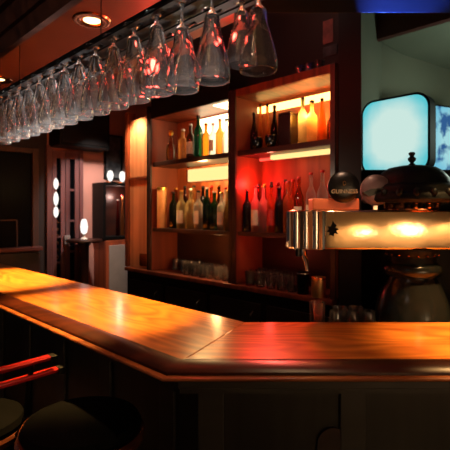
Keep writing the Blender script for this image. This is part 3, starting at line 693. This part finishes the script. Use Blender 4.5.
EC = .135
bm = B(); box(bm, -HL+EC+.012, HL-EC-.012, -DP, DP, ZB, ZT, .010, 3); hd = obj('header_body', bm, M['brass'], font, True)
for s in (-1, 1):
    # rounded end cap with vertical flutes
    bm = B(); pts = []
    x0 = s*(HL-EC)
    for i in range(25):
        th = -PI/2 + PI*i/24; pts.append((x0 + s*EC*math.cos(th), DP*math.sin(th)))
    if s < 0: pts = pts[::-1]
    prism(bm, pts, ZB, ZT, .006); ec = obj('end_cap', bm, M['copper'], font, True)
    for th, rr in ((-1.35, .016), (-1.02, .012), (-.62, .016), (-.2, .012), (.2, .012)):
        bm = B(); cxx = x0 + s*(EC+.003)*math.cos(th); cyy = (DP+.003)*math.sin(th)
        lathe(bm, [(0,ZB+.004), (rr,ZB+.006), (rr,ZT-.006), (0,ZT-.004)], 14, cxx, cyy); obj('rod', bm, M['chrome'], ec, True)
    bm = B(); box(bm, x0 + s*-.0115 if s > 0 else x0+.0005, x0-.0005 if s > 0 else x0+.0115, -DP+.004, DP-.004, ZB+.003, ZT-.003); obj('seam', bm, M['blackgloss'], font)
for z in (ZB-.004, ZT+.0005):
    pass
# emblem: small dark leafy figure on the lit panel
bm = B()
ex = .497-FX; ez = z_e = CAMZ + (HORY-230)/F*2.03; sc = .0046
shape = [(-9,-9),(-5,-7),(-4,-3),(-8,-2),(-5,1),(-7,5),(-3,4),(-1,8),(0,12),(2,8),(5,6),(3,3),(8,1),(4,-1),(7,-5),(2,-4),(1,-8),(-3,-6)]
f = [bm.verts.new((ex + x*sc*.34*2.0*1.15, -DP-.004, ez + y*sc*.40*2.0)) for x, y in shape]; g = [bm.verts.new((v.co.x, -DP-.0005, v.co.z)) for v in f]
bm.faces.new(f); bm.faces.new(g[::-1])
for i in range(len(f)): bm.faces.new((f[i], g[i], g[(i+1)%len(f)], f[(i+1)%len(f)]))
bmesh.ops.recalc_face_normals(bm, faces=bm.faces[:])
o = obj('emblem', bm, M['matteblack'], font); o['label'] = 'black leafy emblem on the brass'
# crown: columns, dome, finial
zc0 = ZT + .001; zc1 = CAMZ + (HORY-203)/F*FY
bm = B(); lathe(bm, [(0,zc0), (R(25),zc0), (R(25),zc0+.006), (0,zc0+.006)], 36); obj('crown_base', bm, M['copper'], font, True)
for i in range(12):
    th = 2*PI*(i+.5)/12; bm = B(); lathe(bm, [(.010,zc0+.0065), (.014,zc0+.012), (.012,zc0+.03), (.014,zc1-.003), (.010,zc1+.0)], 12, R(24)*math.cos(th), R(24)*math.sin(th)); obj('column', bm, M['copper'], font, True)
bm = B(); lathe(bm, [(0,zc1+.0005), (R(46),zc1+.0005), (R(48.5),zy(200)), (R(48),zy(196)), (R(45.5),zy(193.5)), (R(42.5),zy(192.5)), (R(41.5),zy(188)), (R(38.5),zy(185.5)), (R(36),zy(184.5)), (R(34.5),zy(180)), (R(31),zy(175)), (R(27),zy(171)), (R(22),zy(168)), (R(12),zy(166)), (R(4),zy(165.2)), (0,zy(165))], 48)
dm = obj('dome', bm, M['ceramic'], font, True)
for i in range(20):     # scalloped bosses round the dome
    th = 2*PI*i/20; bm = B(); bmesh.ops.create_icosphere(bm, subdivisions=2, radius=.016); o = obj('boss', bm, M['ceramic'], dm, True)
    o.location = (R(46.5)*math.cos(th), R(46.5)*math.sin(th), zy(194)); o.scale = (1, 1, 1.3)
bm = B(); lathe(bm, [(R(4),zy(165.1)), (R(1.6),zy(163)), (R(3.6),zy(160.5)), (R(4.0),zy(158.5)), (R(1.8),zy(156.3)), (R(3.0),zy(154.5)), (R(3.2),zy(153.2)), (R(2),zy(152.2)), (0,zy(152))], 18); obj('finial', bm, M['ceramic'], font, True)
# tap handle block with black round badge, second mauve badge
bm = B(); box(bm, .405-FX, .622-FX, -DP+.005, .0, ZT+.0005, ZT+.055, .006); blk = obj('tap_block', bm, M['orangewood'], font)
def badge(px, py, r, Y, m, name):
    bm = B(); prof = [(0,.018), (r*.5,.016), (r*.85,.011), (r,.003), (r,-.006), (r*.9,-.010), (0,-.010)]
    lathe(bm, prof, 40); bmesh.ops.rotate(bm, verts=bm.verts[:], cent=(0,0,0), matrix=Matrix.Rotation(PI/2, 3, 'X'))
    o = obj(name, bm, m, font, True); o.location = (kx(px)*Y-FX, Y-FY, CAMZ+(HORY-py)/F*Y); return o
b1 = badge(343.5, 187, .073, 2.02, M['badgeblack'], 'badge'); b1['label'] = 'round black badge with pale lettering'
bm = B(); box(bm, kx(343.5)*2.03-FX-.012, kx(343.5)*2.03-FX+.012, -DP+.012, -DP+.03, ZT+.0555, CAMZ+(HORY-180)/F*2.03, .003); obj('badge_post', bm, M['chrome'], font)
b2 = badge(376, 190, .073, 2.06, M['badgegrey'], 'badge'); b2['label'] = 'round mauve grey badge with a dark band'
bm = B(); box(bm, kx(376)*2.07-FX-.012, kx(376)*2.07-FX+.012, -.065, -.045, ZT+.0005, CAMZ+(HORY-186)/F*2.07, .003); obj('badge_post', bm, M['chrome'], font)
def lettering(s, size, m, parent, loc, rot=0.0, name='lettering', ext=.0006):
    cu = bpy.data.curves.new(name, 'FONT'); cu.body = s; cu.size = size; cu.align_x = 'CENTER'; cu.align_y = 'CENTER'; cu.extrude = ext
    to = bpy.data.objects.new(name, cu); C.objects.link(to)
    bpy.context.view_layer.update()
    me = bpy.data.meshes.new_from_object(to.evaluated_get(bpy.context.evaluated_depsgraph_get()))
    bpy.data.objects.remove(to); bpy.data.curves.remove(cu)
    me.materials.clear(); me.materials.append(m); me.name = name
    o = bpy.data.objects.new(name, me); C.objects.link(o); o.parent = parent
    o.rotation_euler = (PI/2, 0, 0); o.location = loc
    if rot: o.rotation_euler = (PI/2, -rot, 0)
    return o
lettering('GUINNESS', .026, M['cream'], b1, (0, -.0195, -.022))
# small harp-like mark above the lettering
bm = B(); tube(bm, [(-.006,-.020,.008), (-.007,-.020,.022), (-.001,-.020,.026), (.006,-.020,.020), (.001,-.020,.008), (-.006,-.020,.008)], .0012, 6); obj('harp_mark', bm, M['capgold'], b1)
# dark band across the mauve badge
bm = B(); pts = [(-.066,-.012), (-.03,.004), (.01,.008), (.066,.028), (.068,-.005), (.05,-.045), (.0,-.02), (-.04,-.03)]
f = [bm.verts.new((x, -.0185, z)) for x, z in pts]; g = [bm.verts.new((x, -.010, z)) for x, z in pts]
bm.faces.new(f); bm.faces.new(g[::-1])
for i in range(len(f)): bm.faces.new((f[i], g[i], g[(i+1)%len(f)], f[(i+1)%len(f)]))
bmesh.ops.recalc_face_normals(bm, faces=bm.faces[:]); obj('dark_band', bm, M['badgeblack'], b2)
# spout under the left end
sx = kx(307)*2.05 - FX
bm = B(); tube(bm, [(sx-.01, -.05, ZB-.0005), (sx-.008, -.055, ZB-.03), (sx, -.075, ZB-.06), (sx+.004, -.08, ZB-.10)], [.016, .014, .011, .009], 14); obj('spout', bm, M['chrome'], font, True)
bm = B(); tube(bm, [(sx-.035, -.05, ZB-.0005), (sx-.035, -.05, ZB-.035)], .014, 12); obj('tap_valve', bm, M['blackgloss'], font, True)

# ------------------------------------------------------------------ televisions in the next room
def television(label, px0, px1, py0, py1, pl, pr, scr, rad):
    """pl, pr: world (x,y) of the left and right edges"""
    pl = Vector(pl); pr = Vector(pr); c = (pl+pr)/2; w = (pr-pl).length; Ym = c.y
    z0 = CAMZ + (HORY-py1)/F*Ym; z1 = CAMZ + (HORY-py0)/F*Ym; h = z1-z0
    t = thing('mounted_television', label, 'television', (c.x, c.y, (z0+z1)/2), math.atan2(pr.y-pl.y, pr.x-pl.x))
    bm = B(); rbox_xz(bm, w+.03, h+.03, .10, rad+.012); o = obj('casing', bm, M['matteblack'], t, True); o.location = (0, .004, 0)
    bm = B(); rbox_xz(bm, w, h, .003, rad); o = obj('screen', bm, scr, t); o.location = (0, .0, 0)
    bm = B(); box(bm, -.12, .12, .104, .12, -.12, .12, .004); tube(bm, [(0, .118, 0), (.05, .30, 0)], .02, 10); obj('mount_bracket', bm, M['steel'], t)
    return t
S = .98+3.15
yl = S/(1+kx(363)); yr = S/(1+kx(427.5))
television('glowing pale cyan television mounted behind the crown of the beer font', 0, 0, 98.5, 172.5, (kx(363)*yl, yl), (kx(427.5)*yr, yr), M['screen'], .085)
television('bluish glowing television partly cut off at the right edge', 0, 0, 109, 173.5, (kx(434)*3.62, 3.62), (kx(434)*3.62+.53, 3.86), M['screen2'], .03)

# poster and small plaque on the dark wall above the right shelving
pa = a_at(323.5, BW); pb = a_at(333.5, BW)
t = thing('poster_sign', 'small reddish poster on the dark wall above the right shelves', 'poster', (0,0,0), DIAG)
bm = B(); box(bm, pa, pb, BW-.008, BW-.001, z_ab(45, pa, BW), z_ab(22, pa, BW), .002); obj('print', bm, M['poster'], t)
bm = B(); box(bm, pa, pb+.03, BW-.008, BW-.001, z_ab(58, pa, BW), z_ab(48, pa, BW), .002); o = obj('plaque', bm, M['photo'], t)

# ------------------------------------------------------------------ bar stools
def stool_base(t, zs):
    bm = B(); lathe(bm, [(0,zs-.045), (.20,zs-.045), (.212,zs-.035), (.214,zs-.015), (.205,zs-.004), (0,zs-.004)], 40); obj('seat_rim', bm, M['rimwood'], t, True)
    bm = B(); lathe(bm, [(.0,zs-.0035), (.196,zs-.0035), (.202,zs+.012), (.19,zs+.032), (.12,zs+.042), (0,zs+.044)], 40); obj('seat', bm, M['vinyl'], t, True)
    for i in range(4):
        th = PI/4 + PI/2*i
        bm = B(); tube(bm, [(.14*math.cos(th), .14*math.sin(th), zs-.0455), (.21*math.cos(th), .21*math.sin(th), .012)], [.018, .013], 12); obj('leg', bm, M['black'], t, True)
    bm = B(); tube(bm, [(.185*math.cos(2*PI*i/32), .185*math.sin(2*PI*i/32), .28) for i in range(33)], .009, 8, False); obj('foot_ring', bm, M['chrome'], t, True)
p = W(-1.43, .73)
t = thing('bar_stool', 'backless black round bar stool tucked under the bar edge at lower left', 'bar stool', (p.x, p.y, 0), DIAG)
stool_base(t, .80)
p = W(-1.95, .52)
t = thing('bar_stool', 'bar stool with two red lacquered back slats, turned sideways at the left edge', 'bar stool', (p.x, p.y, 0), DIAG)
stool_base(t, .70)
for z0, da, b1_ in ((.928, 0, .232), (.985, .012, .197)):
    x = .265 + da
    bm = B(); n = 14; pr = []
    for i in range(n+1):                      # gently curved broad slat
        y = -.24 + (b1_+.24)*i/n; bow = .018*math.sin(PI*i/n)
        pr.append([bm.verts.new((x+bow+dx, y, z0+dz)) for dx, dz in ((-.016,0),(.016,0),(.018,.010),(.013,.015),(-.013,.015),(-.018,.010))])
    for A, Bq in zip(pr, pr[1:]):
        for k in range(6): bm.faces.new((A[k], A[(k+1)%6], Bq[(k+1)%6], Bq[k]))
    bm.faces.new(pr[0][::-1]); bm.faces.new(pr[-1]); bmesh.ops.recalc_face_normals(bm, faces=bm.faces[:])
    obj('back_slat', bm, M['redlac'], t, True)
    bm = B(); box(bm, x-.02, x+.02, b1_+.001, b1_+.025, z0-.012, z0+.014, .004); obj('slat_end', bm, M['black'], t)
for y in (-.16, .13):
    bm = B(); tube(bm, [(.16, y*.8, .66), (.235, y, .78), (.262, y, .927)], .012, 10); obj('back_post', bm, M['black'], t, True)
    bm = B(); tube(bm, [(.27, y, .944), (.279, y, .984)], .010, 10); obj('back_post', bm, M['black'], t, True)

# ------------------------------------------------------------------ lights and world
def point(name, loc, power, col, rad=.05):
    L = bpy.data.lights.new(name, 'POINT'); L.energy = power; L.color = col; L.shadow_soft_size = rad
    o = bpy.data.objects.new(name, L); C.objects.link(o); o.location = loc; return o
def spot(name, loc, target, power, col, size, blend=.6, rad=.03):
    L = bpy.data.lights.new(name, 'SPOT'); L.energy = power; L.color = col; L.spot_size = math.radians(size); L.spot_blend = blend; L.shadow_soft_size = rad
    o = bpy.data.objects.new(name, L); C.objects.link(o); o.location = loc
    o.rotation_euler = (Vector(target) - Vector(loc)).to_track_quat('-Z', 'Y').to_euler(); return o
p = W((pa0+pa1)/2, CB-.13, 2.44); q = W((pa0+pa1)/2, CB+.05, 1.6)
spot('pilaster_spot', p, q, 60, (1, .68, .38), 95)
spot('passage_fill', W(-3.6, 2.15, 2.45), W(FARA, 2.4, 1.25), 85, (1, .82, .74), 76, .7, .05)  # added light on the far pink wall, no fitting
point('niche_fill', W(FARA+.12, 2.62, 1.72), 2, (1, .6, .5), .02)  # added fill to brighten the bottles in the niche
point('room_lamp_or_fill', (2.05, -1.0, 1.36), 12, (1, .74, .44), .20)
point('room_lamp_or_fill', (1.30, -1.1, 1.22), 4, (1, .84, .60), .10)
spot('rear_wall_fill', (2.5, -1.75, 1.9), (2.5, -2.45, 1.2), 300, (1, .76, .50), 62, .5, .05)  # added spots lighting the rear wall for the brass to reflect
spot('rear_wall_fill', (1.45, -1.75, 1.8), (1.45, -2.45, 1.1), 170, (1, .76, .48), 60, .5, .05)
spot('rear_wall_fill', (3.5, -1.75, 1.9), (3.5, -2.45, 1.2), 220, (1, .74, .48), 50, .5, .05)
spot('stool_fill', (-1.1, .4, 2.9), (-.95, 1.55, .95), 45, (1, .45, .32), 30, .7, .05)  # added spot on the red back slats, no fitting
point('alcove_fill', (2.3, 3.3, 2.2), 20, (.80, 1.0, .84), .1)  # added greenish fill for the alcove walls, out of view
spot('blue_glow_spot', (.95, 2.9, 2.2), (.82, 1.98, 2.49), 600, (.05, .12, 1), 30, .9)  # added blue spot for the glow on the canopy edge
# light of the shelf tubes and panels, plus added fills
point('shelf_bay_light', W(LA1-.16, BW-.12, 2.20), 3, (1, .60, .26), .03)
point('shelf_bay_light', W(LA1-.40, 2.2, 1.86), 7, (1, .60, .22), .03)
point('shelf_bay_light', W(-1.55, 2.26, 2.14), 8, (1, .36, .09), .03)
point('red_bay_light', W(-1.96, 2.22, 1.74), 4.2, (1, .03, .025), .03)
point('red_bay_light', W(-1.78, 2.18, 1.32), .5, (1, .06, .05), .03)  # added red fill over the lower glasses, no tube here
point('shelf_bay_light', W(-2.35, 2.135, 1.90), 3.5, (1, .66, .30), .03)  # added fill lighting bottle fronts, not one of the tubes
point('shelf_bay_light', W(-1.75, 2.135, 1.90), 1.6, (1, .25, .14), .03)  # second added bottle fill, also without a tube
spot('stemware_fill', W(-2.2, 1.7, 1.75), W(-2.0, .8, 1.88), 300, (1, .95, .92), 58, .7, .05)  # added spots to whiten the hanging glasses, no fitting
spot('stemware_fill', W(-1.2, 1.65, 1.8), W(-1.2, .8, 1.93), 80, (1, .92, .88), 62, .7, .05)
point('red_glow', W(-1.9, 1.35, 2.32), 4, (1, .06, .04), .03)  # added red points tinting the hanging glasses, no fitting
point('red_glow', W(-1.5, 1.5, 2.42), 3, (1, .06, .04), .03)
spot('fascia_fill', (-1.9, -.6, 2.5), (-1.0, 1.95, 2.6), 40, (1, .74, .62), 44, .6, .05)  # added spot to lift the canopy fascia out of black
spot('red_counter_fill', W(-1.75, 2.14, 1.90), (.32, 1.62, 1.07), 70, (1, .07, .05), 30, .8, .04)  # added spot throwing red spill onto the front counter
spot('font_fill', (.62, 1.40, 2.49), (.52, 2.03, 1.60), 30, (1, .56, .34), 26, .7, .03)  # added spot brightening the tap block and left brass
point('room_lamp_or_fill', (-1.5, -.8, 3.2), 6, (1, .7, .6), .1)  # added weak fill for the canopy fascia, not a lamp of the room
point('beaker_fill', W(-1.5, 1.85, 1.75), 2.2, (1, .72, .5), .04)  # added point brightening the beaker and deck glasses
point('poster_fill', W(-1.55, 1.9, 2.9), 1.2, (1, .7, .6), .05)  # added faint fill so the poster above the shelves shows
point('deck_fill', W(-2.25, 2.17, 1.30), 3.6, (1, .45, .16), .03)  # added fill for the left deck and its tumblers, no fitting

wd = bpy.data.worlds.new('World'); bpy.context.scene.world = wd; wd.use_nodes = True
wd.node_tree.nodes['Background'].inputs[0].default_value = (.85, .88, .9, 1); wd.node_tree.nodes['Background'].inputs[1].default_value = .022

# ------------------------------------------------------------------ camera
cam = bpy.data.cameras.new('camera'); co = bpy.data.objects.new('camera', cam); C.objects.link(co)
co.location = (0, 0, CAMZ); co.rotation_euler = (PI/2, 0, 0)
cam.sensor_width = 36; cam.lens = F/450*36; cam.shift_y = -(225-HORY)/450; cam.clip_start = .02
cam.dof.use_dof = True; cam.dof.focus_distance = 1.55; cam.dof.aperture_fstop = 5.0
sc = bpy.context.scene; sc.camera = co
sc.view_settings.view_transform = 'Standard'; sc.view_settings.look = 'None'; sc.view_settings.gamma = 1; sc.view_settings.exposure = 0
sc.view_settings.use_curve_mapping = False
sc.cycles.use_denoising = True; sc.cycles.max_bounces = 14; sc.cycles.transmission_bounces = 12; sc.cycles.transparent_max_bounces = 24
sc.cycles.sample_clamp_indirect = 8; sc.cycles.caustics_refractive = False; sc.cycles.caustics_reflective = False
